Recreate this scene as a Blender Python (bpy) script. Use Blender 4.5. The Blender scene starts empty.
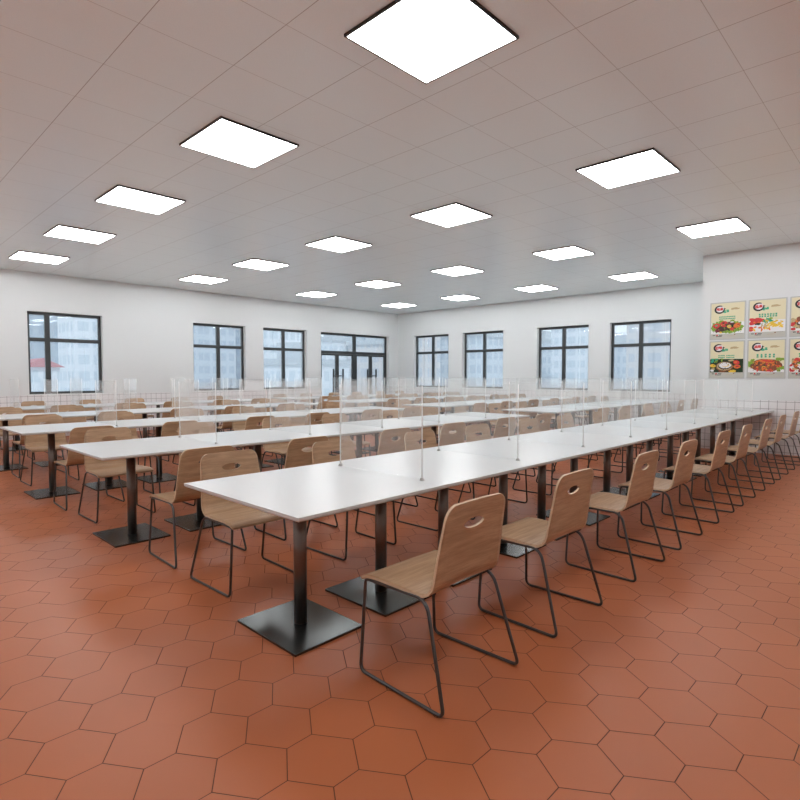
import bpy, bmesh, math, random
from mathutils import Vector, Matrix
random.seed(7)
R = math.radians
scn = bpy.context.scene
col = scn.collection
HC = 3.41            # ceiling height
CAM_H = 1.30

# ------------------------------------------------------------------ materials
def new_mat(name):
    m = bpy.data.materials.new(name); m.use_nodes = True
    nt = m.node_tree
    for n in list(nt.nodes): nt.nodes.remove(n)
    out = nt.nodes.new('ShaderNodeOutputMaterial')
    return m, nt, out

class G:
    """tiny helper for node graphs"""
    def __init__(s, nt): s.nt = nt
    def n(s, t, **kw):
        x = s.nt.nodes.new(t)
        for k, v in kw.items(): setattr(x, k, v)
        return x
    def put(s, sock, v):
        if isinstance(v, (int, float)): sock.default_value = v
        elif isinstance(v, (tuple, list)): sock.default_value = v
        else: s.nt.links.new(v, sock)
    def m(s, op, a, b=0.0, c=0.0):
        x = s.n('ShaderNodeMath', operation=op)
        s.put(x.inputs[0], a); s.put(x.inputs[1], b); s.put(x.inputs[2], c)
        return x.outputs[0]
    def mix(s, f, a, b):
        x = s.n('ShaderNodeMix', data_type='RGBA')
        s.put(x.inputs[0], f); s.put(x.inputs[6], a); s.put(x.inputs[7], b)
        return x.outputs[2]
    def noise(s, vec, scale, detail=2.0, rough=.5):
        x = s.n('ShaderNodeTexNoise'); s.put(x.inputs['Vector'], vec)
        x.inputs['Scale'].default_value = scale; x.inputs['Detail'].default_value = detail
        x.inputs['Roughness'].default_value = rough
        return x.outputs['Fac']
    def ss(s, v, lo, hi, a=0.0, b=1.0):
        x = s.n('ShaderNodeMapRange', interpolation_type='SMOOTHSTEP')
        s.put(x.inputs[0], v); s.put(x.inputs[1], lo); s.put(x.inputs[2], hi)
        s.put(x.inputs[3], a); s.put(x.inputs[4], b)
        return x.outputs[0]
    def comb(s, x_, y_, z_):
        x = s.n('ShaderNodeCombineXYZ'); s.put(x.inputs[0], x_); s.put(x.inputs[1], y_); s.put(x.inputs[2], z_)
        return x.outputs[0]

def c4(c): return (c[0], c[1], c[2], 1.0)

def plain(name, c, rough=.5, metal=0.0, spec=.5, noise_amt=0.0, nscale=60.0, bump=0.0):
    m, nt, out = new_mat(name); g = G(nt)
    b = g.n('ShaderNodeBsdfPrincipled')
    b.inputs['Roughness'].default_value = rough
    b.inputs['Metallic'].default_value = metal
    b.inputs['Specular IOR Level'].default_value = spec
    tc = g.n('ShaderNodeTexCoord').outputs['Object']
    if noise_amt > 0:
        f = g.noise(tc, nscale, 3)
        lo = tuple(x * (1 - noise_amt) for x in c); hi = tuple(min(1, x * (1 + noise_amt)) for x in c)
        g.put(b.inputs['Base Color'], g.mix(f, c4(lo), c4(hi)))
    else:
        b.inputs['Base Color'].default_value = c4(c)
    if bump > 0:
        bm_ = g.n('ShaderNodeBump'); bm_.inputs['Strength'].default_value = bump
        bm_.inputs['Distance'].default_value = .002
        g.put(bm_.inputs['Height'], g.noise(tc, nscale * 2, 2)); nt.links.new(bm_.outputs[0], b.inputs['Normal'])
    nt.links.new(b.outputs[0], out.inputs[0])
    return m

M = {}
M['wall'] = plain('white_wall_paint', (.70, .722, .727), .6, noise_amt=.01, nscale=30)
M['dark_frame'] = plain('dark_window_aluminium', (.032, .036, .038), .45)
M['black'] = plain('black_lamp_frame', (.012, .012, .012), .4)
M['handle'] = plain('black_door_handle', (.015, .015, .016), .3, spec=.6)
M['column'] = plain('dark_pedestal_steel', (.17, .145, .13), .3, metal=.85)
M['plate'] = plain('dark_base_plate_steel', (.10, .112, .113), .27, metal=.9, noise_amt=.05)
M['tube'] = plain('dark_chair_tube', (.10, .10, .10), .3, metal=.85)
M['laminate'] = plain('white_laminate', (.61, .635, .64), .28, noise_amt=.01, nscale=400)
M['rod'] = plain('pale_satin_rod', (.82, .83, .82), .35)
M['foot'] = plain('satin_rod_foot', (.60, .60, .60), .35, metal=.2)
M['poster_frame'] = plain('silver_poster_frame', (.48, .49, .48), .4, metal=.2)
M['roof'] = plain('sun_blocking_roof_slab', (.5, .5, .5), .9)
M['hill'] = plain('haze_tinted_hill', (.30, .36, .42), 1, spec=0, noise_amt=.2, nscale=.05)  # distance haze put into the hill's blue colour
M['ground'] = plain('city_ground', (.35, .37, .38), 1, spec=0, noise_amt=.2, nscale=.05)

# wood veneer, horizontal grain
def wood():
    m, nt, out = new_mat('oak_veneer'); g = G(nt)
    tc = g.n('ShaderNodeTexCoord').outputs['Object']
    oi = g.n('ShaderNodeObjectInfo').outputs['Random']
    mp = g.n('ShaderNodeMapping'); nt.links.new(tc, mp.inputs['Vector'])
    mp.inputs['Scale'].default_value = (2.2, 26, 26)
    g.put(mp.inputs['Location'], g.comb(g.m('MULTIPLY', oi, 9.0), g.m('MULTIPLY', oi, 5.0), 0.0))
    a = g.noise(mp.outputs[0], 1.6, 5, .62)
    mp2 = g.n('ShaderNodeMapping'); nt.links.new(tc, mp2.inputs['Vector']); mp2.inputs['Scale'].default_value = (6, 160, 160)
    bb = g.noise(mp2.outputs[0], 1.5, 3, .6)
    f = g.m('ADD', g.m('MULTIPLY', a, .6), g.m('MULTIPLY', bb, .4))
    f = g.ss(f, .34, .66)
    c = g.mix(f, (.345, .215, .122, 1), (.50, .335, .20, 1))
    b = g.n('ShaderNodeBsdfPrincipled'); b.inputs['Roughness'].default_value = .42
    b.inputs['Specular IOR Level'].default_value = .45
    g.put(b.inputs['Base Color'], c)
    bp = g.n('ShaderNodeBump'); bp.inputs['Strength'].default_value = .15; bp.inputs['Distance'].default_value = .001
    g.put(bp.inputs['Height'], f); nt.links.new(bp.outputs[0], b.inputs['Normal'])
    nt.links.new(b.outputs[0], out.inputs[0])
    return m
M['wood'] = wood()
M['wood_edge'] = plain('plywood_edge', (.62, .47, .32), .5, noise_amt=.15, nscale=200)

# hexagonal terracotta floor
def hexfloor():
    m, nt, out = new_mat('terracotta_hexagon_tiles'); g = G(nt)
    PX, RY = .1925, .2563
    CX, CY = 1.1135, 1.954
    tc = g.n('ShaderNodeTexCoord').outputs['Object']
    sp = g.n('ShaderNodeSeparateXYZ'); nt.links.new(tc, sp.inputs[0])
    x = g.m('SUBTRACT', sp.outputs[0], CX); y = g.m('SUBTRACT', sp.outputs[1], CY)
    # lattice A and B
    ax = g.m('MULTIPLY', g.m('ROUND', g.m('DIVIDE', x, 2 * PX)), 2 * PX)
    ay = g.m('MULTIPLY', g.m('ROUND', g.m('DIVIDE', y, RY)), RY)
    bx = g.m('ADD', g.m('MULTIPLY', g.m('ROUND', g.m('DIVIDE', g.m('SUBTRACT', x, PX), 2 * PX)), 2 * PX), PX)
    by = g.m('ADD', g.m('MULTIPLY', g.m('ROUND', g.m('DIVIDE', g.m('SUBTRACT', y, RY / 2), RY)), RY), RY / 2)
    def d2(cx, cy):
        dx = g.m('SUBTRACT', x, cx); dy = g.m('SUBTRACT', y, cy)
        return g.m('ADD', g.m('MULTIPLY', dx, dx), g.m('MULTIPLY', dy, dy))
    isb = g.m('LESS_THAN', d2(bx, by), d2(ax, ay))
    def sel(a, b): return g.m('ADD', g.m('MULTIPLY', isb, b), g.m('MULTIPLY', g.m('SUBTRACT', 1.0, isb), a))
    cx = sel(ax, bx); cy = sel(ay, by)
    qx0 = g.m('SUBTRACT', x, cx); qy0 = g.m('SUBTRACT', y, cy)
    sx = g.m('SIGN', qx0); sy = g.m('SIGN', qy0)
    qx = g.m('ABSOLUTE', qx0); qy = g.m('ABSOLUTE', qy0)
    e1 = g.m('SUBTRACT', RY / 2, qy)
    L = math.hypot(PX, RY / 2)
    e2 = g.m('SUBTRACT', L / 2, g.m('ADD', g.m('MULTIPLY', qx, PX / L), g.m('MULTIPLY', qy, RY / 2 / L)))
    ise1 = g.m('LESS_THAN', e1, e2)
    # midpoint of the nearest edge, for the few joints that are filled flush
    mx = g.m('ADD', cx, g.m('MULTIPLY', g.m('SUBTRACT', 1.0, ise1), g.m('MULTIPLY', sx, PX / 2)))
    my = g.m('ADD', cy, g.m('MULTIPLY', sy, g.m('ADD', g.m('MULTIPLY', ise1, RY / 2), g.m('MULTIPLY', g.m('SUBTRACT', 1.0, ise1), RY / 4))))
    rnd = g.n('ShaderNodeTexWhiteNoise', noise_dimensions='3D')
    g.put(rnd.inputs['Vector'], g.comb(g.m('ROUND', g.m('MULTIPLY', mx, 60.0)), g.m('ROUND', g.m('MULTIPLY', my, 60.0)), 3.0))
    keep = g.m('GREATER_THAN', rnd.outputs['Value'], .045)
    e = g.m('MINIMUM', e1, e2)
    line = g.m('MULTIPLY', g.m('SUBTRACT', 1.0, g.ss(e, .0010, .0025)), keep)
    rc = g.n('ShaderNodeTexWhiteNoise', noise_dimensions='3D')
    g.put(rc.inputs['Vector'], g.comb(g.m('ROUND', g.m('MULTIPLY', cx, 60.0)), g.m('ROUND', g.m('MULTIPLY', cy, 60.0)), 1.0))
    n1 = g.noise(tc, 1.1, 2); n2 = g.noise(tc, 260, 2)
    base = g.mix(g.ss(n1, .3, .7), (.462, .142, .052, 1), (.500, .158, .062, 1))
    base = g.mix(g.m('MULTIPLY', rc.outputs['Value'], .22), base, (.40, .122, .052, 1))
    base = g.mix(g.m('MULTIPLY', n2, .14), base, (.26, .08, .045, 1))
    colr = g.mix(g.m('MULTIPLY', line, .92), base, (.075, .030, .018, 1))
    b = g.n('ShaderNodeBsdfPrincipled')
    g.put(b.inputs['Base Color'], colr)
    g.put(b.inputs['Roughness'], g.m('ADD', g.m('MULTIPLY', line, .3), .38))
    b.inputs['Specular IOR Level'].default_value = .28
    bp = g.n('ShaderNodeBump'); bp.inputs['Strength'].default_value = .5; bp.inputs['Distance'].default_value = .002
    g.put(bp.inputs['Height'], g.m('SUBTRACT', 1.0, line)); nt.links.new(bp.outputs[0], b.inputs['Normal'])
    nt.links.new(b.outputs[0], out.inputs[0])
    return m
M['floor'] = hexfloor()

# lay-in ceiling panels
def ceiling_mat():
    m, nt, out = new_mat('lay_in_ceiling_panels'); g = G(nt)
    tc = g.n('ShaderNodeTexCoord').outputs['Object']
    sp = g.n('ShaderNodeSeparateXYZ'); nt.links.new(tc, sp.inputs[0])
    P = .6215
    def near(s_, off):
        u = g.m('DIVIDE', g.m('SUBTRACT', s_, off), P)
        return g.m('MULTIPLY', g.m('ABSOLUTE', g.m('SUBTRACT', u, g.m('ROUND', u))), P)
    dx = near(sp.outputs[0], 1.351); dy = near(sp.outputs[1], .991)
    lx = g.m('SUBTRACT', 1.0, g.ss(dx, .0015, .0035)); ly = g.m('SUBTRACT', 1.0, g.ss(dy, .0010, .0030))
    line = g.m('MAXIMUM', lx, g.m('MULTIPLY', ly, .75))
    n = g.noise(tc, 220, 2)
    c = g.mix(g.ss(n, .35, .65), (.86, .94, .96, 1), (.90, .97, .985, 1))
    c = g.mix(g.m('MULTIPLY', line, .62), c, (.20, .17, .15, 1))
    b = g.n('ShaderNodeBsdfPrincipled'); g.put(b.inputs['Base Color'], c)
    b.inputs['Roughness'].default_value = .27; b.inputs['Specular IOR Level'].default_value = 1.0
    nt.links.new(b.outputs[0], out.inputs[0])
    return m
M['ceiling'] = ceiling_mat()

# square wall tiles
def tile_mat():
    m, nt, out = new_mat('white_square_wall_tiles'); g = G(nt)
    tc = g.n('ShaderNodeTexCoord').outputs['Object']
    sp = g.n('ShaderNodeSeparateXYZ'); nt.links.new(tc, sp.inputs[0])
    P = .118
    def near(s_, off):
        u = g.m('DIVIDE', g.m('SUBTRACT', s_, off), P)
        return g.m('MULTIPLY', g.m('ABSOLUTE', g.m('SUBTRACT', u, g.m('ROUND', u))), P)
    w = g.m('MINIMUM', near(g.m('ADD', sp.outputs[0], sp.outputs[1]), .03), near(sp.outputs[2], .036))
    line = g.m('SUBTRACT', 1.0, g.ss(w, .0022, .0045))
    c = g.mix(line, (.80, .79, .80, 1), (.26, .245, .25, 1))
    b = g.n('ShaderNodeBsdfPrincipled'); g.put(b.inputs['Base Color'], c)
    g.put(b.inputs['Roughness'], g.m('ADD', g.m('MULTIPLY', line, .5), .22))
    bp = g.n('ShaderNodeBump'); bp.inputs['Strength'].default_value = .3; bp.inputs['Distance'].default_value = .002
    g.put(bp.inputs['Height'], g.m('SUBTRACT', 1.0, line)); nt.links.new(bp.outputs[0], b.inputs['Normal'])
    nt.links.new(b.outputs[0], out.inputs[0])
    return m
M['tile'] = tile_mat()

def glassy(name, tint, veil, veil_col, gloss, rough=.03):
    m, nt, out = new_mat(name); g = G(nt)
    t = g.n('ShaderNodeBsdfTransparent'); t.inputs[0].default_value = c4(tint)
    d = g.n('ShaderNodeBsdfDiffuse'); d.inputs[0].default_value = c4(veil_col)
    tr = g.n('ShaderNodeBsdfTranslucent'); tr.inputs[0].default_value = c4(veil_col)
    v = g.n('ShaderNodeMixShader'); v.inputs[0].default_value = .5
    nt.links.new(d.outputs[0], v.inputs[1]); nt.links.new(tr.outputs[0], v.inputs[2])
    a = g.n('ShaderNodeMixShader'); a.inputs[0].default_value = veil
    nt.links.new(t.outputs[0], a.inputs[1]); nt.links.new(v.outputs[0], a.inputs[2])
    gl = g.n('ShaderNodeBsdfGlossy'); gl.inputs['Roughness'].default_value = rough
    gl.inputs['Color'].default_value = (1, 1, 1, 1)
    fr = g.n('ShaderNodeFresnel'); fr.inputs['IOR'].default_value = 1.3
    b = g.n('ShaderNodeMixShader'); g.put(b.inputs[0], g.m('MULTIPLY', fr.outputs[0], gloss))
    nt.links.new(a.outputs[0], b.inputs[1]); nt.links.new(gl.outputs[0], b.inputs[2])
    nt.links.new(b.outputs[0], out.inputs[0])
    return m
M['acrylic'] = glassy('clear_milky_acrylic', (.995, 1, 1), .085, (.95, .97, .97), .25)
M['pane'] = glassy('window_glass', (.95, .98, 1), .20, (.84, .92, .97), .5)

def emit(name, c, s):
    m, nt, out = new_mat(name); g = G(nt)
    e = g.n('ShaderNodeEmission'); e.inputs[0].default_value = c4(c); e.inputs[1].default_value = s
    nt.links.new(e.outputs[0], out.inputs[0]); return m
# LED diffuser with the wide (batwing) distribution of prismatic office panels
def led():
    m, nt, out = new_mat('lit_led_diffuser'); g = G(nt)
    ge = g.n('ShaderNodeNewGeometry'); d = g.n('ShaderNodeVectorMath', operation='DOT_PRODUCT')
    nt.links.new(ge.outputs['Incoming'], d.inputs[0]); nt.links.new(ge.outputs['Normal'], d.inputs[1])
    e = g.n('ShaderNodeEmission'); e.inputs[0].default_value = (.98, .99, 1, 1)
    g.put(e.inputs[1], g.m('DIVIDE', 8.2, g.m('ADD', g.m('ABSOLUTE', d.outputs['Value']), .08)))
    nt.links.new(e.outputs[0], out.inputs[0]); return m
M['diffuser'] = led()

def facade(name, wallc, glassc, fx, fz):
    m, nt, out = new_mat(name); g = G(nt)
    tc = g.n('ShaderNodeTexCoord').outputs['Object']
    sp = g.n('ShaderNodeSeparateXYZ'); nt.links.new(tc, sp.inputs[0])
    u = g.m('FRACT', g.m('DIVIDE', g.m('ADD', sp.outputs[0], sp.outputs[1]), fx))
    v = g.m('FRACT', g.m('DIVIDE', sp.outputs[2], fz))
    w = g.m('MULTIPLY', g.m('GREATER_THAN', u, .35), g.m('GREATER_THAN', v, .42))
    c = g.mix(w, c4(wallc), c4(glassc))
    b = g.n('ShaderNodeBsdfPrincipled'); g.put(b.inputs['Base Color'], c)
    b.inputs['Roughness'].default_value = .7; b.inputs['Specular IOR Level'].default_value = .2
    nt.links.new(b.outputs[0], out.inputs[0]); return m

# ------------------------------------------------------------------ mesh helpers
class MB:
    def __init__(s): s.v = []; s.f = []; s.mi = []; s.sm = []
    def add(s, vs, fs, mi=0, smooth=False):
        o = len(s.v); s.v += [tuple(p) for p in vs]
        for f in fs: s.f.append([i + o for i in f]); s.mi.append(mi); s.sm.append(smooth)
    def box(s, x0, x1, y0, y1, z0, z1, mi=0):
        s.add([(x0,y0,z0),(x1,y0,z0),(x1,y1,z0),(x0,y1,z0),(x0,y0,z1),(x1,y0,z1),(x1,y1,z1),(x0,y1,z1)],
              [(0,3,2,1),(4,5,6,7),(0,1,5,4),(1,2,6,5),(2,3,7,6),(3,0,4,7)], mi)
    def cyl(s, cx, cy, z0, z1, r0, r1=None, n=20, mi=0):
        if r1 is None: r1 = r0
        vs = [(cx + r0*math.cos(2*math.pi*i/n), cy + r0*math.sin(2*math.pi*i/n), z0) for i in range(n)]
        vs += [(cx + r1*math.cos(2*math.pi*i/n), cy + r1*math.sin(2*math.pi*i/n), z1) for i in range(n)]
        s.add(vs, [(i, (i+1) % n, n+(i+1) % n, n+i) for i in range(n)], mi, True)
        o = len(s.v) - 2*n
        s.f.append([o+i for i in range(n)][::-1]); s.mi.append(mi); s.sm.append(False)
        s.f.append([o+n+i for i in range(n)]); s.mi.append(mi); s.sm.append(False)
    def loft(s, rings, mi=0, smooth=False, cap=True):
        n = len(rings[0]); o = len(s.v)
        for r in rings: s.v += [tuple(p) for p in r]
        for k in range(len(rings)-1):
            for i in range(n):
                j = (i+1) % n
                s.f.append([o+k*n+i, o+k*n+j, o+(k+1)*n+j, o+(k+1)*n+i]); s.mi.append(mi); s.sm.append(smooth)
        if cap:
            s.f.append([o+i for i in range(n)][::-1]); s.mi.append(mi); s.sm.append(False)
            e = o+(len(rings)-1)*n
            s.f.append([e+i for i in range(n)]); s.mi.append(mi); s.sm.append(False)
    def tube(s, pts, r, n=10, closed=False, mi=0):
        pts = [Vector(p) for p in pts]; N = len(pts)
        rings = []; prev = None
        for i in range(N):
            if closed: t = (pts[(i+1) % N] - pts[i-1]).normalized()
            else: t = (pts[min(i+1, N-1)] - pts[max(i-1, 0)]).normalized()
            if prev is None:
                a = Vector((1, 0, 0)) if abs(t.x) < .9 else Vector((0, 1, 0))
                u = (a - t * a.dot(t)).normalized()
            else: u = (prev - t * prev.dot(t)).normalized()
            prev = u; w = t.cross(u)
            rings.append([pts[i] + u*r*math.cos(2*math.pi*k/n) + w*r*math.sin(2*math.pi*k/n) for k in range(n)])
        if closed: rings.append(rings[0]); s.loft(rings, mi, True, False)
        else: s.loft(rings, mi, True, True)
    def build(s, name, mats, parent=None, loc=None):
        me = bpy.data.meshes.new(name)
        me.from_pydata(s.v, [], s.f)
        if not isinstance(mats, (list, tuple)): mats = [mats]
        for m in mats: me.materials.append(m)
        me.polygons.foreach_set('material_index', s.mi)
        me.polygons.foreach_set('use_smooth', s.sm)
        me.validate(); me.update()
        bm = bmesh.new(); bm.from_mesh(me)
        bmesh.ops.recalc_face_normals(bm, faces=bm.faces); bm.to_mesh(me); bm.free()
        o = bpy.data.objects.new(name, me); col.objects.link(o)
        if parent: o.parent = parent
        if loc: o.location = loc
        return o

def bevel(o, w=.003, seg=2):
    md = o.modifiers.new('bevel', 'BEVEL'); md.width = w; md.segments = seg; md.limit_method = 'ANGLE'
    return o

def tag(o, label=None, cat=None, group=None, kind=None):
    if label: o['label'] = label
    if cat: o['category'] = cat
    if group: o['group'] = group
    if kind: o['kind'] = kind
    return o

def empty(name, loc, rz=0.0):
    o = bpy.data.objects.new(name, None); col.objects.link(o); o.location = loc; o.rotation_euler = (0, 0, rz)
    o.empty_display_size = .1
    return o

def kids(o): return [c for c in bpy.data.objects if c.parent == o]
def copy_tree(o, tree, parent=None):
    c = o.copy(); col.objects.link(c); c.parent = parent
    for ch in tree.get(o.name, []): copy_tree(ch, tree, c)
    return c
def tree_of(o):
    t = {}
    def rec(x):
        t[x.name] = kids(x)
        for k in t[x.name]: rec(k)
    rec(o); return t

def fillet(pts, r, seg=5):
    """round the inner corners of an open polyline"""
    P = [Vector(p) for p in pts]; out = [P[0]]
    for i in range(1, len(P)-1):
        a, b, c = P[i-1], P[i], P[i+1]
        rr = r[i-1] if isinstance(r, (list, tuple)) else r
        u = (a-b).normalized(); v = (c-b).normalized()
        p0 = b+u*rr; p1 = b+v*rr
        for k in range(seg+1):
            t = k/seg; out.append(p0*(1-t)**2 + b*2*t*(1-t) + p1*t*t)
    out.append(P[-1]); return out

# ------------------------------------------------------------------ setting
XL, XR, YB, YF = -2.6, 13.7, -2.9, 13.3      # room limits
PXW, PYW = 10.77, 2.935                       # the projecting wall with the posters

f = MB(); f.box(XL-.25, XR+.25, YB-.25, YF+.25, -.12, 0); tag(f.build('floor', M['floor']), kind='structure')
c_ = MB(); c_.box(XL-.25, XR+.25, YB-.25, YF+.25, HC, HC+.2); tag(c_.build('ceiling', M['ceiling']), kind='structure')
r_ = MB(); r_.box(XL-.6, XR+.6, YB-.6, YF+.6, HC+.21, HC+.45); tag(r_.build('roof', M['roof']), kind='structure')  # unseen slab added above the ceiling to keep the sun out

WT = .30   # wall thickness
def wall_open(name, axis, at, a0, a1, openings):
    """wall slab outward from its inner face 'at', with rectangular openings (a0,a1,z0,z1)"""
    m = MB()
    As = sorted({a0, a1} | {o[0] for o in openings} | {o[1] for o in openings})
    Zs = sorted({0, HC} | {o[2] for o in openings} | {o[3] for o in openings})
    def solid(i, j):
        if i < 0 or j < 0 or i >= len(As)-1 or j >= len(Zs)-1: return False
        a = (As[i]+As[i+1])/2; z = (Zs[j]+Zs[j+1])/2
        return not any(o[0] < a < o[1] and o[2] < z < o[3] for o in openings)
    def P(a, d, z): return (a, at+d, z) if axis == 'y' else (at+d, a, z)
    for i in range(len(As)-1):
        for j in range(len(Zs)-1):
            if not solid(i, j): continue
            p, q, z0, z1 = As[i], As[i+1], Zs[j], Zs[j+1]
            for d in (0, WT): m.add([P(p,d,z0),P(q,d,z0),P(q,d,z1),P(p,d,z1)], [(0,1,2,3)])
            if not solid(i-1, j): m.add([P(p,0,z0),P(p,WT,z0),P(p,WT,z1),P(p,0,z1)], [(0,1,2,3)])
            if not solid(i+1, j): m.add([P(q,0,z0),P(q,WT,z0),P(q,WT,z1),P(q,0,z1)], [(0,1,2,3)])
            if not solid(i, j-1): m.add([P(p,0,z0),P(q,0,z0),P(q,WT,z0),P(p,WT,z0)], [(0,1,2,3)])
            if not solid(i, j+1): m.add([P(p,0,z1),P(q,0,z1),P(q,WT,z1),P(p,WT,z1)], [(0,1,2,3)])
    o = m.build(name, M['wall'])
    bm = bmesh.new(); bm.from_mesh(o.data); bmesh.ops.remove_doubles(bm, verts=bm.verts, dist=1e-4)
    bmesh.ops.recalc_face_normals(bm, faces=bm.faces); bm.to_mesh(o.data); bm.free()
    return tag(o, kind='structure')

WZ0, WZ1 = .905, 2.62
left_windows = [(2.82, 4.235, .265), (6.33, 7.79, .50), (8.34, 9.81, .50)]
door_op = (10.34, 13.24, 0.0, 2.615)
right_windows = [(11.06, 12.55), (9.01, 10.50), (6.40, 7.90), (4.38, 5.84)]
wall_open('wall_left', 'y', YF, XL, XR+WT, [(a, b, WZ0, WZ1) for a, b, _ in left_windows] + [door_op])
wall_open('wall_right', 'x', XR, PYW-.3, YF, [(a, b, WZ0, WZ1) for a, b in right_windows])
m = MB(); m.box(PXW, XR+WT, YB-WT, PYW, 0, HC); tag(m.build('wall_near_right', M['wall']), kind='structure')
m = MB(); m.box(XL, PXW, YB-WT, YB, 0, HC); tag(m.build('wall_back', M['wall']), kind='structure')
m = MB(); m.box(XL-WT, XL, YB-WT, YF+WT, 0, HC); tag(m.build('wall_near_left', M['wall']), kind='structure')

# tiled dado as trims
TZ = .885; TT = .008
def trim(i, x0, x1, y0, y1):
    m = MB(); m.box(x0, x1, y0, y1, 0.0, TZ); tag(m.build('trim_%d' % i, M['tile']), kind='structure')
trim(1, XL, door_op[0], YF-TT, YF)
trim(2, door_op[1], XR, YF-TT, YF)
trim(3, XR-TT, XR, PYW+TT, YF-TT)
trim(4, PXW-TT, PXW, YB, PYW+TT)
trim(5, PXW, XR-TT, PYW, PYW+TT)

# windows: axis-generic boxes
def ab(m, axis, a0, a1, d0, d1, z0, z1, mi=0):
    if axis == 'y': m.box(a0, a1, YF+d0, YF+d1, z0, z1, mi)
    else: m.box(XR+d0, XR+d1, a0, a1, z0, z1, mi)
D0, D1 = .11, .17
def window(i, axis, a0, a1, frac):
    fw = .055; m = MB()
    ab(m, axis, a0, a0+fw, D0, D1, WZ0, WZ1); ab(m, axis, a1-fw, a1, D0, D1, WZ0, WZ1)
    ab(m, axis, a0+fw, a1-fw, D0, D1, WZ0, WZ0+.05); ab(m, axis, a0+fw, a1-fw, D0, D1, WZ1-.06, WZ1)
    mc = a0 + frac*(a1-a0)
    ab(m, axis, mc-.048, mc+.048, D0, D1, WZ0+.05, WZ1-.06)
    zt = 2.045
    for p, q in ((a0+fw, mc-.048), (mc+.048, a1-fw)): ab(m, axis, p, q, D0, D1, zt-.038, zt+.038)
    o = bevel(m.build('window_%d' % i, M['dark_frame']), .002, 1); tag(o, kind='structure')
    for p, q in ((a0+fw, mc-.048), (mc+.048, a1-fw)):
        for z0, z1 in ((WZ0+.05, zt-.038), (zt+.038, WZ1-.06)):
            g_ = MB(); ab(g_, axis, p+.0005, q-.0005, D0+.026, D0+.034, z0+.0005, z1-.0005)
            g_.build('window_pane', M['pane'], o)
k = 1
for a, b, fr in left_windows: window(k, 'y', a, b, fr); k += 1
for a, b in right_windows: window(k, 'x', a, b, .50); k += 1

# double glazed doors in the left wall
def doors():
    a0, a1, z1 = door_op[0], door_op[1], door_op[3]
    zt0, zt1 = 1.97, 2.06; fw = .07; mid = (a0+a1)/2
    m = MB()
    ab(m, 'y', a0, a0+fw, D0, D1, 0, z1); ab(m, 'y', a1-fw, a1, D0, D1, 0, z1)
    ab(m, 'y', a0+fw, a1-fw, D0, D1, z1-.065, z1); ab(m, 'y', a0+fw, a1-fw, D0, D1, zt0, zt1)
    ab(m, 'y', mid-.06, mid+.06, D0, D1, 0, zt0); ab(m, 'y', mid-.06, mid+.06, D0, D1, zt1, z1-.065)
    fr = bevel(m.build('door_1', M['dark_frame']), .002, 1); tag(fr, kind='structure')
    for p, q in ((a0+fw, mid-.06), (mid+.06, a1-fw)):
        g_ = MB(); ab(g_, 'y', p+.001, q-.001, D0+.026, D0+.034, zt1+.001, z1-.066); g_.build('transom_pane', M['pane'], fr)
        c = (p+q)/2
        for (u, v, s) in ((p+.003, c-.002, 1), (c+.002, q-.003, -1)):
            m = MB(); st = .068
            ab(m, 'y', u, u+(.045 if s == 1 else st), D0+.01, D1-.01, .01, zt0-.004)
            ab(m, 'y', v-(st if s == 1 else .045), v, D0+.01, D1-.01, .01, zt0-.004)
            ui = u+(.045 if s == 1 else st); vi = v-(st if s == 1 else .045)
            ab(m, 'y', ui, vi, D0+.01, D1-.01, .01, .11); ab(m, 'y', ui, vi, D0+.01, D1-.01, zt0-.054, zt0-.004)
            leaf = m.build('door_leaf', M['dark_frame'], fr)
            g_ = MB(); ab(g_, 'y', ui+.001, vi-.001, D0+.026, D0+.034, .111, zt0-.055); g_.build('door_pane', M['pane'], leaf)
            hx = (v-.19) if s == 1 else (u+.19)
            sx = (v-.035) if s == 1 else (u+.035)
            h = MB(); yy = YF+D0-.045
            h.tube([(hx, yy, .66), (hx, yy, 1.50)], .028, 12)
            for z in (.82, 1.28):
                h.tube([(hx, yy, z), (sx, yy, z)], .016, 8)
                h.tube([(sx, yy-.0, z), (sx, YF+D0+.012, z)], .016, 8)
            h.build('door_handle', M['handle'], leaf)
doors()

# ------------------------------------------------------------------ ceiling lights
ORD = ['first', 'second', 'third', 'fourth', 'fifth', 'sixth', 'seventh', 'eighth', 'ninth', 'tenth']
LX0, LY0, LDX, LDY, LS = 2.656, 2.287, 3.090, 2.3125, .3850
def make_light():
    t = empty('ceiling_light', (0, 0, 0))
    hh = .018; fw = .013; s = LS
    m = MB()
    m.box(-s, s, -s, -s+fw, -hh, 0); m.box(-s, s, s-fw, s, -hh, 0)
    m.box(-s, -s+fw, -s+fw, s-fw, -hh, 0); m.box(s-fw, s, -s+fw, s-fw, -hh, 0)
    m.build('frame', M['black'], t)
    d = MB(); d.box(-s+fw, s-fw, -s+fw, s-fw, -hh+.001, -.004); d.build('diffuser', M['diffuser'], t)
    return t
proto = make_light(); ptree = tree_of(proto); first = True
line_names = {-1: '', 0: 'leftmost diagonal line', 1: 'second diagonal line from the left', 2: 'third diagonal line from the left', 3: 'rightmost diagonal line'}
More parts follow.
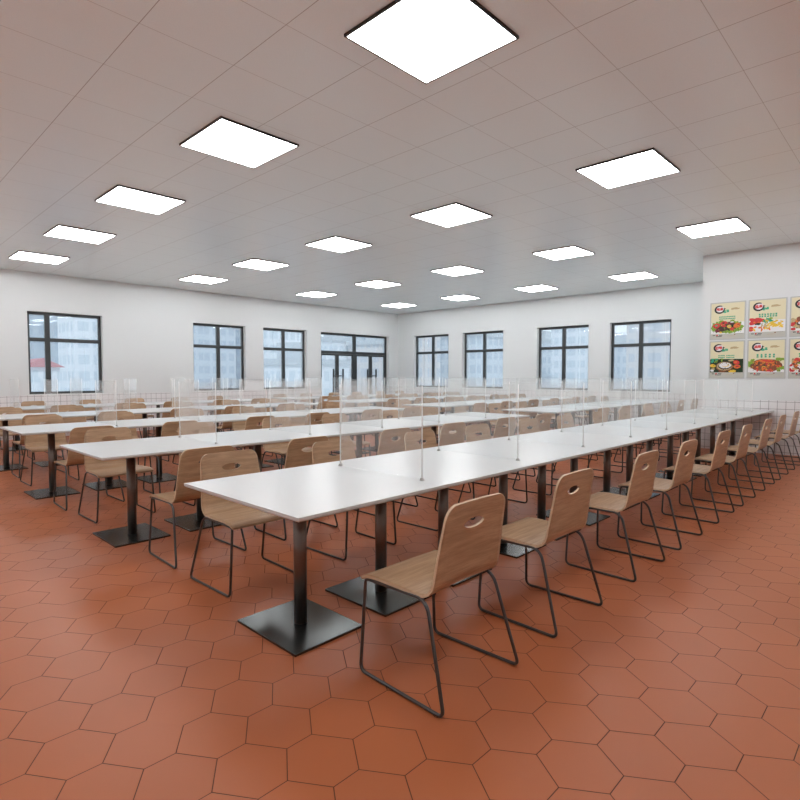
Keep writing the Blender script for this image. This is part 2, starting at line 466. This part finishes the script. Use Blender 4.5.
for i in range(-1, 4):
    for j in range(-1, 5):
        if i == 3 and j < 1: continue
        x = LX0+i*LDX; y = LY0+j*LDY
        o = proto if first else copy_tree(proto, ptree); first = False
        o.location = (x, y, HC)
        if i == -1: lab = 'added unseen ceiling light beside the near left wall, %s from the back wall' % ORD[j+1]  # unseen lights carrying on the grid, added to light the foreground
        elif j == -1: lab = 'added unseen ceiling light by the back wall, %s from the near left wall' % ORD[i+1]
        else:
            n = j if i < 3 else j-1
            e = {0: 'nearest'}.get(n, ORD[n]+' nearest')
            lab = 'square black-rimmed ceiling light, %s in the %s' % (e, line_names[i])
        tag(o, lab, 'ceiling light', 'square ceiling lights in a grid')

# ------------------------------------------------------------------ dining tables and dividers
W = 1.028; TH = .726; PITCH = 2.305
ROWY = [2.322 + PITCH*i for i in range(5)]
MOD = 1.888
ROWN = ['frontmost', 'second', 'third', 'fourth', 'last']
def tname(r, b):
    if r == 0: return 'frontmost table row'
    if r == 4: return 'last row\'s %s table' % ('left', 'right')[b]
    return '%s row\'s %s table' % (ROWN[r], ('left', 'right')[b])
def make_table(r, b, x0, nmod):
    yc = ROWY[r]; L = nmod*MOD
    if r == 0: lab = 'very long white dining table in front, reaching the wall with the food posters'
    elif b == 0: lab = {1: 'long white pedestal dining table directly behind the frontmost one', 2: 'long white pedestal dining table, third in the left block', 3: 'long white pedestal dining table, fourth in the left block', 4: 'long white pedestal dining table nearest the door wall, left block'}[r]
    else: lab = {1: 'white pedestal dining table of the right block, nearest the poster wall', 2: 'white pedestal dining table of the right block, second from the poster wall', 3: 'white pedestal dining table of the right block, third from the poster wall', 4: 'white pedestal dining table of the right block, in front of the glass doors'}[r]
    t = empty('dining_table', (x0, yc, 0)); tag(t, lab, 'table', 'long white dining tables')
    m = MB(); w2 = W/2
    def ring(i, z): return [(i, -w2+i, z), (L-i, -w2+i, z), (L-i, w2-i, z), (i, w2-i, z)]
    m.loft([ring(.010, TH-.022), ring(.001, TH-.015), ring(0, TH-.013), ring(0, TH-.001), ring(.001, TH)])
    m.build('tabletop', M['laminate'], t)
    for k in range(nmod):
        for d in (-.583, 0, .583):
            x = (k+.5)*MOD + d + .015
            c = MB(); c.cyl(x, 0, .014, TH-.030, .0345, n=28)
            p = c.build('pedestal_column', M['column'], t)
            q = MB(); h = .210
            q.box(x-.008-h, x-.008+h, -.260, .260, 0, .014); bevel(q.build('base_plate', M['plate'], p), .002, 2)
            q = MB(); q.box(x-.09, x+.09, -.09, .09, TH-.030, TH-.022); q.build('mounting_plate', M['column'], p)
    return t
TX0 = 1.285
blocks = []
blocks.append((0, 0, TX0, 5)); make_table(0, 0, TX0, 5)
for r in range(1, 5):
    for b, x0 in ((0, TX0), (1, 7.78)):
        blocks.append((r, b, x0, 3)); make_table(r, b, x0, 3)

def make_divider():
    t = empty('table_divider', (0, 0, 0)); y0 = .346
    g_ = MB(); g_.box(-.0022, .0022, -y0+.004, y0-.004, .006, .512); g_.build('acrylic_pane', M['acrylic'], t)
    for s in (-1, 1):
        m = MB(); m.cyl(0, s*y0, .016, .515, .0032, n=10); p = m.build('post', M['rod'], t)
        q = MB(); q.cyl(0, s*y0, 0, .006, .014, n=16); q.cyl(0, s*y0, .006, .018, .013, .006, n=16); q.build('post_foot', M['foot'], p)
    return t
dp = make_divider(); dtree = tree_of(dp); first = True
for r, b, x0, n in blocks:
    num = 9 if n == 5 else 5
    for k in range(num):
        o = dp if first else copy_tree(dp, dtree); first = False
        o.location = (x0 + .938 + .969*k, ROWY[r], TH)
        tag(o, 'clear acrylic divider across the %s, %s from its left end' % (tname(r, b), ORD[k]), 'divider', 'clear dividers on the dining tables')

# ------------------------------------------------------------------ chair
def make_chair():
    t = empty('dining_chair', (0, 0, 0))
    # side profile (y, z) from front edge to top of back, chair faces +y
    ctrl = [(.252, .404), (.245, .416), (.225, .426), (.16, .431), (.06, .428), (-.04, .425), (-.085, .426)]
    cx, cz, rr = -.085, .426+.062, .062
    lean = R(8)
    for k in range(1, 9):
        a = -math.pi/2 - (math.pi/2 - lean)*k/8
        ctrl.append((cx + rr*math.cos(a), cz + rr*math.sin(a)))
    y, z = ctrl[-1]
    top = .795
    for k in range(1, 7):
        zz = z + (top-z)*k/6; ln = lean + R(2)*(k/6)
        ctrl.append((y - (zz-z)*math.tan(ln), zz))
    P = [Vector((0, a, b)) for a, b in ctrl]
    S = [0]
    for i in range(1, len(P)): S.append(S[-1] + (P[i]-P[i-1]).length)
    LT = S[-1]
    def pos(s):
        s = max(0, min(LT, s))
        for i in range(1, len(S)):
            if s <= S[i] + 1e-9:
                f = (s-S[i-1])/(S[i]-S[i-1]); return P[i-1].lerp(P[i], f)
        return P[-1]
    def nrm(s):
        d = (pos(min(LT, s+.012)) - pos(max(0, s-.012))).normalized()
        return Vector((0, -d.z, d.y)) * -1 if False else Vector((0, d.z, -d.y))   # points down / backwards? fixed by sign below
    def half(s):
        u = s/LT
        w = .240 - .026*min(1, u/.95)- .010*max(0, min(1, (u-.55)/.4))
        for (d, r) in ((s, .018), (LT-s, .058)):
            if d < r: w -= r - math.sqrt(max(0, r*r-(r-d)**2))
        return w
    # rows
    def rows_between(a, b, n): return [a + (b-a)*i/n for i in range(n+1)]
    sl0, sl1 = LT-.135, LT-.065          # patch with the hand slot
    ss = [0, .001, .004, .009, .018, .035] + rows_between(.06, sl0, 22) + [sl0+.035, sl1] + [LT-.058+.058*q for q in (0.02, .25, .45, .62, .76, .87, .94, .98, 1.0)]
    tcols = [-1, -.92, -.8, -.62, -.42, -.25, -.08, .08, .25, .42, .62, .8, .92, 1]
    c0, c1 = 4, 9                        # patch columns -.42 .. .42
    r0 = ss.index(sl0); r1 = ss.index(sl1)
    V2 = []; F = []; idx = {}
    for i, s in enumerate(ss):
        for j, tt in enumerate(tcols):
            if r0 < i < r1 and c0 < j < c1: continue
            idx[i, j] = len(V2); V2.append((s, tt*half(s)))
    for i in range(len(ss)-1):
        for j in range(len(tcols)-1):
            if r0 <= i < r1 and c0 <= j < c1: continue
            F.append([idx[i, j], idx[i, j+1], idx[i+1, j+1], idx[i+1, j]])
    nsm = len(F)
    loop = [(r0, j) for j in range(c0, c1)] + [(i, c1) for i in range(r0, r1)] + [(r1, j) for j in range(c1, c0, -1)] + [(i, c0) for i in range(r1, r0, -1)]
    # densify the patch boundary by matching to the lens in 2 rings; subdivide lens between
    sc = (sl0+sl1)/2; A, Bh = .070, .0225
    n = len(loop)
    def lens(ang):
        x = math.cos(ang)*A
        z = math.sin(ang)
        return x, math.copysign(Bh*(abs(z))**1.25, z)
    angs = []
    for (i, j) in loop:
        s, x = V2[idx[i, j]]; angs.append(math.atan2((s-sc)/Bh*.8, x/A))
    inner = []
    for k in range(n):
        a0 = angs[k]; a1 = angs[(k+1) % n]
        while a1 < a0: a1 += 2*math.pi
        for q in range(3):
            a = a0 + (a1-a0)*q/3; x, z = lens(a)
            inner.append(len(V2)); V2.append((sc+z, x))
    for k in range(n):
        o1 = idx[loop[k]]; o2 = idx[loop[(k+1) % n]]
        q = [inner[3*k], inner[3*k+1], inner[3*k+2], inner[(3*k+3) % (3*n)]]
        F.append([o1, q[0], q[1]]); F.append([o1, q[1], q[2]]); F.append([o1, q[2], o2]); F.append([o2, q[2], q[3]])
    th = .0055
    m = MB(); n2 = len(V2)
    def W3(s, x, side):
        p = pos(s); nn = nrm(s)
        u = s/LT
        curl = (.010 if u > .6 else .010*max(0, (u-.35)/.25)) * ((x/.236)**2)     # slight dish of the back
        q = p + nn*(side*th) - nn*curl*1.0
        return (x, q.y, q.z)
    m.v = [W3(s, x, 1) for s, x in V2] + [W3(s, x, -1) for s, x in V2]
    # boundary edges
    ec = {}
    for f_ in F:
        for a, b in zip(f_, f_[1:]+f_[:1]): ec.setdefault(frozenset((a, b)), []).append((a, b))
    for q, f_ in enumerate(F):
        m.f.append(f_); m.mi.append(0); m.sm.append(q < nsm)
        m.f.append([i+n2 for i in f_][::-1]); m.mi.append(0); m.sm.append(q < nsm)
    for e in ec.values():
        if len(e) == 1:
            a, b = e[0]; m.f.append([b, a, a+n2, b+n2]); m.mi.append(1); m.sm.append(False)
    m.build('seat_shell', [M['wood'], M['wood_edge']], t)
    # sled frame, one closed loop a side
    tr = .0076; zt = .4155
    for s in (-1, 1):
        top_f = (s*.225, .230, zt-.006); bot_f = (s*.250, .238, tr); bot_r = (s*.262, -.243, tr); top_r = (s*.225, -.125, zt)
        pts = fillet([(s*.225, .05, zt), top_f, bot_f, bot_r, top_r, (s*.225, .049, zt)], [.022, .036, .034, .060], 6)
        mm = MB(); mm.tube(pts[:-1], tr, 10, closed=True)
        mm.build('sled_leg', M['tube'], t)
    for y in (-.055, .17):
        mm = MB(); mm.tube([(-.222, y, zt-.004), (.222, y, zt-.004)], .0052, 8); mm.build('crossbar', M['tube'], t)
    return t
cp = make_chair(); ctree = tree_of(cp); first = True
OFF = (.540, 1.420)
for r, b, x0, nmod in blocks:
    for side in (-1, 1):
        for k in range(nmod):
            for q in range(2):
                o = cp if first else copy_tree(cp, ctree); first = False
                x = x0 + k*MOD + OFF[q] + (0, -.008 if side < 0 else 0, -.04 if side < 0 else 0, .04, .02)[r] + random.uniform(-.006, .006)
                o.location = (x, ROWY[r] + side*.803, 0)
                o.rotation_euler = (0, 0, 0 if side < 0 else math.pi)
                n = k*2+q
                sd = 'near' if side < 0 else 'far'
                tag(o, 'oak shell chair, %s from left end, %s side of the %s' % (ORD[n], sd, tname(r, b)), 'chair',
                    'oak chairs on the %s side of the %s' % (sd, tname(r, b)))

# ------------------------------------------------------------------ food posters
def flat(name, c, rough=.5): return plain(name, c, rough)
PM = [flat('print_cream', (.74, .68, .46)), flat('print_white', (.78, .78, .79)), flat('print_black', (.012, .012, .012)),
      flat('print_red', (.62, .03, .03)), flat('print_green', (.02, .36, .20)), flat('print_leaf', (.20, .36, .03)),
      flat('print_dark_green', (.010, .030, .008), .8), flat('print_orange', (.72, .16, .02)), flat('print_brown', (.22, .06, .015)),
      flat('print_yellow', (.78, .52, .04)), flat('print_tan', (.50, .38, .20)), flat('print_footer', (.50, .49, .44)),
      flat('print_maroon', (.16, .01, .03)), flat('print_dark_brown', (.05, .025, .012))]
CRM, WHT, BLK, RED, GRN, LEF, DGR, ORG, BRN, YEL, TAN, FTR, MAR, DBR = range(14)
PW, PH = .54, .648
def make_poster(yl, z0, kind, label):
    """yl = the left edge as seen (largest y); local u goes right (-y), v up"""
    t = empty('food_poster', (PXW, yl, z0)); tag(t, label, 'poster', 'food posters on the wall')
    def pt(u, v, d): return (-d, -u, v)
    def quad(m, u0, u1, v0, v1, d0, d1, mi=0):
        m.add([pt(u0,v0,d0),pt(u1,v0,d0),pt(u1,v1,d0),pt(u0,v1,d0),pt(u0,v0,d1),pt(u1,v0,d1),pt(u1,v1,d1),pt(u0,v1,d1)],
              [(0,3,2,1),(4,5,6,7),(0,1,5,4),(1,2,6,5),(2,3,7,6),(3,0,4,7)], mi)
    m = MB(); fw = .017
    quad(m, 0, PW, 0, fw, 0, .014); quad(m, 0, PW, PH-fw, PH, 0, .014); quad(m, 0, fw, fw, PH-fw, 0, .014); quad(m, PW-fw, PW, fw, PH-fw, 0, .014)
    m.build('frame', M['poster_frame'], t)
    u0, u1, v0, v1 = fw, PW-fw, fw, PH-fw
    m = MB(); quad(m, u0, u1, v0, v1, 0, .006, 0)
    sh = m.build('sheet', PM, t)
    rng = random.Random(kind*17+3)
    lay = [.0061]
    def disc(m, cu, cv, ru, rv, mi, rot=0, n=14, wob=.0, clip=True):
        lay[0] += .000008
        vs = []
        for i in range(n):
            a = 2*math.pi*i/n; k = 1+rng.uniform(-wob, wob)
            x = ru*math.cos(a)*k; y = rv*math.sin(a)*k
            u = cu+x*math.cos(rot)-y*math.sin(rot); v = cv+x*math.sin(rot)+y*math.cos(rot)
            if clip: u = min(max(u, u0), u1); v = min(max(v, vb), vt)
            vs.append(pt(u, v, lay[0]))
        m.add(vs, [list(range(n))], mi)
    def rect(m, a, b, c, d, mi):
        lay[0] += .000008; m.add([pt(a,c,lay[0]),pt(b,c,lay[0]),pt(b,d,lay[0]),pt(a,d,lay[0])], [(0,1,2,3)], mi)
    vb, vt = .105, .345          # picture band
    p = MB()
    top = vt
    if kind in (0, 1): rect(p, u0, u1, vb, .30, WHT)
    elif kind == 3: rect(p, u0, u1, vb, .17, WHT)
    elif kind == 2: rect(p, u0, u1, vb, vt-.01, DGR)
    elif kind == 4: rect(p, u0, u1, vb, .22, WHT)
    else: rect(p, u0, u1, vb, .26, WHT)
    U = u1-u0
    if kind == 0:      # salad bowl of peppers and tomatoes
        disc(p, .26, .215, .225, .095, DBR, wob=.05, n=24)
        for i in range(34):
            a = rng.uniform(0, 2*math.pi); disc(p, .26+.215*math.cos(a), .225+.085*math.sin(a), .040, .022, LEF, rng.uniform(0, 3), wob=.3)
        for i in range(10): disc(p, rng.uniform(.10, .42), rng.uniform(.15, .28), .03, .02, DGR, rng.uniform(0, 3), wob=.3)
        for cu, cv, ru, rv, c in ((.10,.245,.055,.045,RED),(.10,.25,.022,.014,GRN),(.21,.285,.055,.035,RED),(.21,.29,.02,.012,DGR),(.32,.285,.055,.028,MAR),(.34,.30,.03,.01,WHT),
                                  (.30,.225,.034,.030,YEL),(.30,.23,.018,.014,TAN),(.415,.24,.055,.042,ORG),(.44,.25,.02,.016,RED),(.345,.18,.04,.028,RED),(.12,.16,.042,.028,MAR),
                                  (.215,.24,.045,.018,RED),(.17,.13,.022,.016,YEL),(.25,.14,.06,.018,LEF),(.35,.135,.06,.018,LEF),(.43,.165,.06,.022,LEF)):
            disc(p, cu, cv, ru, rv, c, rng.uniform(-.3, .3), wob=.08)
    elif kind == 1:    # tomatoes, pasta and chips on white
        disc(p, .13, .245, .15, .080, WHT, n=24)
        for cu, cv, ru, rv in ((.07,.31,.07,.03),(.16,.31,.07,.03),(.06,.26,.05,.035),(.13,.27,.055,.04),(.21,.295,.035,.03),(.04,.16,.045,.042)):
            disc(p, cu, cv, ru, rv, RED, rng.uniform(-.3, .3), wob=.06)
        for cu, cv in ((.09,.27),(.15,.265),(.04,.16)): disc(p, cu, cv, .016, .014, ORG, wob=.1)
        for i in range(12): disc(p, rng.uniform(.22, .34), rng.uniform(.275, .33), .03, .014, GRN if i % 2 else LEF, rng.uniform(0, 3), wob=.3)
        disc(p, .14, .24, .05, .016, DGR, wob=.2)
        for i in range(34):
            u = rng.uniform(.24, .48); disc(p, u, .30-(u-.24)*.10-rng.uniform(0, .10), .026, .012, YEL, rng.uniform(-.6, .6), wob=.15, n=8)
        for i in range(16): disc(p, rng.uniform(.07, .32), rng.uniform(.135, .19), .024, .013, (YEL, ORG)[i % 2], rng.uniform(0, 3), wob=.15, n=8)
        for i in range(10): disc(p, rng.uniform(.18, .28), rng.uniform(.17, .25), .02, .009, TAN, rng.uniform(0, 3), wob=.15, n=8)
    elif kind == 2:    # round dish with dumpling and vegetables
        for i in range(16): disc(p, rng.uniform(.03, .2), rng.uniform(.28, .34), .035, .014, (DGR, LEF, GRN)[i % 3], rng.uniform(0, 3), wob=.3)
        for i in range(14): disc(p, rng.uniform(.36, .5), rng.uniform(.13, .30), .04, .02, DGR, rng.uniform(0, 3), wob=.3)
        disc(p, .24, .205, .135, .085, BRN, n=26); disc(p, .24, .21, .120, .072, TAN, n=26); disc(p, .245, .215, .10, .058, DBR, n=24)
        disc(p, .25, .225, .092, .050, WHT, n=24); disc(p, .255, .228, .055, .028, YEL, n=20); disc(p, .25, .232, .050, .024, WHT, n=20)
        for cu, cv, ru, rv, c in ((.06,.22,.05,.030,YEL),(.06,.16,.035,.020,TAN),(.05,.135,.03,.018,WHT),(.42,.275,.050,.034,RED),(.41,.28,.025,.016,ORG),(.43,.205,.052,.034,ORG),(.44,.21,.025,.018,RED),(.36,.125,.055,.026,YEL),(.34,.31,.045,.016,TAN),(.20,.12,.05,.014,BRN)):
            disc(p, cu, cv, ru, rv, c, rng.uniform(-.2, .2), wob=.06)
    elif kind == 3:    # braised meat platter
        disc(p, .27, .205, .245, .098, WHT, n=28); disc(p, .27, .22, .235, .105, BRN, wob=.05, n=24)
        for i in range(14): disc(p, rng.uniform(.03, .09), rng.uniform(.22, .32), .03, .022, LEF, rng.uniform(0, 3), wob=.25)
        for i in range(14): disc(p, rng.uniform(.40, .51), rng.choice((rng.uniform(.14, .2), .32)), .034, .018, LEF, rng.uniform(0, 3), wob=.25)
        for i in range(60):
            a = rng.uniform(0, 2*math.pi); q = math.sqrt(rng.random())
            disc(p, .27+.20*q*math.cos(a), .215+.085*q*math.sin(a), rng.uniform(.014, .042), rng.uniform(.010, .022), rng.choice((ORG, BRN, BRN, DBR, RED, ORG)), rng.uniform(0, 3), wob=.2)
        disc(p, .28, .285, .12, .028, ORG, -.15, wob=.08); disc(p, .30, .29, .09, .012, RED, -.15, wob=.1)
        disc(p, .24, .18, .03, .028, YEL, wob=.1); disc(p, .24, .175, .028, .022, ORG, wob=.1)
    elif kind == 4:    # fruit and cream dish
        disc(p, .16, .22, .16, .085, TAN, n=24)
        for i in range(22): disc(p, rng.uniform(.03, .30), rng.uniform(.20, .33), .04, .028, rng.choice((RED, ORG, BRN, TAN)), rng.uniform(0, 3), wob=.15)
        disc(p, .20, .215, .11, .045, DBR, n=22); disc(p, .20, .225, .09, .032, WHT, n=22); disc(p, .05, .13, .035, .022, RED)
        for i in range(10): disc(p, rng.uniform(.3, .48), rng.uniform(.14, .3), .04, .022, rng.choice((LEF, YEL, RED)), rng.uniform(0, 3), wob=.2)
    else:              # mixed stir fry
        for i in range(70): disc(p, rng.uniform(.02, .52), rng.uniform(.12, .32), .034, .018, rng.choice((ORG, BRN, RED, BRN, TAN, DBR, YEL)), rng.uniform(0, 3), wob=.2)
        for i in range(10): disc(p, rng.uniform(.10, .5), rng.uniform(.13, .26), .04, .014, LEF, rng.uniform(0, 3), wob=.25)
    if kind != 1:
        for i in range(90):
            disc(p, rng.uniform(.06, .48), rng.uniform(.13, .30), rng.uniform(.004, .010), rng.uniform(.003, .007),
                 {0: (DBR, DGR, MAR, LEF, YEL), 2: (DBR, DGR, DGR, LEF, BRN)}.get(kind, (DBR, ORG, YEL, BRN, RED))[i % 5] if not (kind == 2 and i % 5 > 2) else DGR, rng.uniform(0, 3), n=7, wob=.2)
    p.build('food_picture', PM, t)
    # ink ring, red and green brush writing, gold clouds
    q = MB(); lay[0] = .0075
    cu, cv, ra, rb = .145, .525, .080, .072
    rect_v = []
    disc(q, cu, cv, ra-.008, rb-.008, WHT, clip=False, n=26)
    N = 40; outer = []; inn = []
    for i in range(N+1):
        a = R(55) + R(325)*i/N
        w = .014 + .014*math.sin(math.pi*i/N)**.7
        outer.append(pt(cu+ra*math.cos(a), cv+rb*math.sin(a), .00765)); inn.append(pt(cu+(ra-w)*math.cos(a), cv+(rb-w)*math.sin(a), .00765))
    q.add(outer+inn, [(i, i+1, N+2+i, N+1+i) for i in range(N)], BLK)
    def glyph(cu, cv, s, mi, th=.16):
        strokes = rng.sample([(-.4,.35,.4,.40),(-.45,.0,.45,.05),(0,.5,0,-.5),(-.4,-.4,.4,-.38),(-.1,.1,-.45,-.45),(.1,.1,.45,-.42),(-.35,.5,-.35,-.3),(.35,.45,.35,-.2)], 6)
        for a, b, c, d in strokes:
            lay[0] += .000008
            du, dv = c-a, d-b; l = math.hypot(du, dv); nu, nv = -dv/l*th/2, du/l*th/2
            q.add([pt(cu+(a+nu)*s, cv+(b+nv)*s, lay[0]), pt(cu+(c+nu)*s, cv+(d+nv)*s, lay[0]), pt(cu+(c-nu)*s, cv+(d-nv)*s, lay[0]), pt(cu+(a-nu)*s, cv+(b-nv)*s, lay[0])], [(0,1,2,3)], mi)
    glyph(cu-.024, cv+.002, .052, RED, .26); glyph(cu+.028, cv+.006, .050, RED, .26)
    glyph(cu+.078, cv-.040, .046, GRN, .26); glyph(cu+.122, cv-.030, .044, GRN, .26)
    disc(q, cu+.085, cv+.008, .008, .008, MAR, clip=False)
    for du, dv, ru in ((.37, .535, .05), (.41, .522, .045), (.35, .520, .03)): disc(q, du, dv, ru, .011, TAN, .12, clip=False, wob=.15)
    q.build('logo', PM, t)
    # two lines of small green characters and the footer
    q = MB(); lay[0] = .0085
    if kind in (0, 2): n_, s_, x_ = 12, .018, .150
    elif kind == 1: n_, s_, x_ = 7, .026, .165
    else: n_, s_, x_ = 5, .028, .150
    span = .23
    for i in range(n_):
        if kind == 2 and i == 5: continue
        u = x_ + span*i/(n_-1)
        glyph(u, .395, s_, GRN, .28); glyph(u, .362, s_, GRN, .28)
    rect(q, u0, u1, v0, vb, FTR)
    for i in range(3): glyph(.055+i*.013, .080, .013, BLK, .3)
    disc(q, .115, .082, .014, .013, RED, clip=False)
    for i in range(4): glyph(.150+i*.014, .082, .013, BLK, .3)
    for i in range(7): glyph(.105+i*.013, .060, .012, BLK, .3)
    disc(q, .385, .090, .012, .009, BRN, clip=False); rect(q, .40, .50, .094, .0965, DBR)
    for i in range(8): glyph(.28+i*.014, .065, .009, TAN, .3)
    q.build('caption', PM, t)
plab = ['framed food poster of red peppers in salad bowl, upper left corner of the group',
        'framed food poster with tomatoes and yellow pasta on white, top row middle',
        'framed food poster with white round dish on dark background, lower left',
        'framed food poster with browned meat platter, bottom row middle',
        'framed food poster cut by the right photo edge, top row, cream dish',
        'framed food poster cut by the right photo edge, bottom row, stir fry']
for kind, (cl, rw) in enumerate(((0, 1), (1, 1), (0, 0), (1, 0), (2, 1), (2, 0))):
    make_poster(2.80 - cl*.578, 1.245 + rw*.668, kind, plab[kind])

# ------------------------------------------------------------------ outside: city, haze put into building and hill colours
g_ = MB(); g_.box(-120, 420, -60, 420, -22.5, -22); tag(g_.build('ground', M['ground']), kind='structure')
fac = [facade('facade_pale', (.66, .70, .74), (.52, .58, .64), 2.2, 3.2), facade('facade_white', (.84, .86, .88), (.66, .72, .77), 1.8, 3.0),
       facade('facade_grey', (.46, .52, .57), (.38, .45, .52), 2.4, 3.4), facade('facade_warm', (.72, .66, .63), (.58, .59, .62), 2.0, 3.1)]  # haze put into the pale, low-contrast facade colours
roofm = plain('pale_roof', (.55, .58, .60), .9)
redroof = plain('red_roof', (.60, .16, .16), .8)
def building(x, y, w, d, h, fm, label, cap='flat'):
    t = empty('building', (x, y, -22)); tag(t, label, 'building')
    m = MB(); m.box(-w/2, w/2, -d/2, d/2, 0, h)
    m.box(-w/2-.5, -w/2, -d/2+.2*d, -d/2+.4*d, 0, h*.94); m.box(-w/2+.2*w, -w/2+.4*w, -d/2-.5, -d/2, 0, h*.94)
    m.build('tower_body', fac[fm], t)
    m = MB()
    if cap == 'flat':
        m.box(-w/2-.4, w/2+.4, -d/2-.4, d/2+.4, h, h+1); m.box(-w/5, w/5, -d/5, d/5, h+1, h+4); m.build('roof', roofm, t)
    else:
        m.add([(-w/2-.6,-d/2-.6,h),(w/2+.6,-d/2-.6,h),(w/2+.6,d/2+.6,h),(-w/2-.6,d/2+.6,h),(0,-d/2-.6,h+w*.3),(0,d/2+.6,h+w*.3)],
              [(0,1,2,3),(0,4,1),(3,2,5),(0,3,5,4),(1,4,5,2)]); m.build('roof', redroof, t)
# (direction in degrees from +y towards +x, distance, ...)
B = [
 (12.6, 100, 4.5, 6, 24.5, 1, 'low white house with red roof seen through the far left window', 'red'),
 (14.6, 150, 15, 14, 40, 2, 'grey tower in the middle of the far left window', 'flat'),
 (16.6, 120, 8, 10, 35, 1, 'slim white tower at the right of the far left window', 'flat'),
 (25.6, 150, 15, 14, 44, 0, 'pale tower at the left half of the second window', 'flat'),
 (29.3, 170, 12, 14, 36, 2, 'grey tower in the right half of the second window', 'flat'),
 (32.8, 130, 9, 10, 42, 1, 'tall white tower in the window left of the doors', 'flat'),
 (35.5, 100, 14, 12, 25, 1, 'low white block in the window left of the doors', 'flat'),
 (39.2, 130, 8, 9, 31, 1, 'white block behind the left glass door', 'flat'),
 (41.2, 190, 14, 14, 38, 2, 'grey tower behind the middle of the glass doors', 'flat'),
 (43.6, 125, 9, 9, 30, 3, 'pinkish block behind the right glass door', 'flat'),
 (47.9, 120, 7, 7, 35, 3, 'warm grey tower in the right wall window nearest the corner', 'flat'),
 (50.6, 215, 14, 14, 41, 2, 'grey tower in the right wall window nearest the corner', 'flat'),
 (53.6, 130, 11, 10, 32, 0, 'pale block in the second window of the right wall', 'flat'),
 (57.0, 170, 10, 12, 47, 1, 'tall pale tower in the second window of the right wall', 'flat'),
 (60.5, 180, 14, 14, 33, 0, 'low pale tower in the third window of the right wall', 'flat'),
 (63.8, 150, 8, 10, 38, 1, 'slim white tower in the third window of the right wall', 'flat'),
 (68.2, 180, 12, 14, 32, 0, 'pale block in the left half of the last right window', 'flat'),
 (71.2, 130, 9, 10, 38, 3, 'warm tower in the right half of the last right window', 'flat'),
]
for a, dist, w, d, h, fm, lab, cap in B:
    building(dist*math.sin(R(a)), dist*math.cos(R(a)), w, d, h, fm, lab, cap)
# far hills
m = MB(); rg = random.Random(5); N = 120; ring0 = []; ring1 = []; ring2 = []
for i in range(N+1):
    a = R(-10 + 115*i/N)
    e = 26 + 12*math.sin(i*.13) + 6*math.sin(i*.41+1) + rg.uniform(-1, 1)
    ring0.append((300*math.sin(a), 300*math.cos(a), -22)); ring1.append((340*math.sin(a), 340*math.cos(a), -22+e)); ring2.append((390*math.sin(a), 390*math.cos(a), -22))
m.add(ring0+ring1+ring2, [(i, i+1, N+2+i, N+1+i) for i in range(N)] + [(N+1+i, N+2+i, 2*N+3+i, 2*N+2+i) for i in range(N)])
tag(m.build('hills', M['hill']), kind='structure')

# ------------------------------------------------------------------ world, sun
w = bpy.data.worlds.new('sky'); scn.world = w; w.use_nodes = True
nt = w.node_tree
for n in list(nt.nodes): nt.nodes.remove(n)
g = G(nt); out = g.n('ShaderNodeOutputWorld'); bg = g.n('ShaderNodeBackground')
tcw = g.n('ShaderNodeTexCoord').outputs['Generated']; sp = g.n('ShaderNodeSeparateXYZ'); nt.links.new(tcw, sp.inputs[0])
h_ = g.ss(sp.outputs[2], 0.0, .5)
clouds = g.ss(g.noise(tcw, 6, 4), .45, .7)
skyc = g.mix(h_, (.84, .90, .94, 1), (.52, .68, .86, 1))
g.put(bg.inputs[0], g.mix(g.m('MULTIPLY', clouds, .5), skyc, (.92, .95, .98, 1))); bg.inputs[1].default_value = 1.35
nt.links.new(bg.outputs[0], out.inputs[0])
sd = bpy.data.lights.new('sun', 'SUN'); sd.energy = 1.3; sd.angle = R(2); sd.color = (1, .96, .9)
so = bpy.data.objects.new('sun', sd); col.objects.link(so)
so.rotation_euler = Vector((-.55, -.65, .75)).to_track_quat('Z', 'Y').to_euler()
so.location = (-20, -20, 40)

# ------------------------------------------------------------------ camera
cd = bpy.data.cameras.new('camera'); cd.sensor_width = 36; cd.sensor_fit = 'HORIZONTAL'
cd.lens = 548/800*36; cd.clip_end = 1000
co = bpy.data.objects.new('camera', cd); col.objects.link(co)
co.location = (0, 0, CAM_H)
co.rotation_euler = (R(90-2.587), 0, -R(46.046))
scn.camera = co
scn.view_settings.view_transform = 'Standard'
scn.view_settings.look = 'None'
scn.view_settings.gamma = 1
scn.view_settings.use_curve_mapping = False
scn.view_settings.exposure = 0.0
try:
    scn.cycles.transparent_max_bounces = 64
    scn.cycles.max_bounces = 10; scn.cycles.diffuse_bounces = 6
except Exception: pass
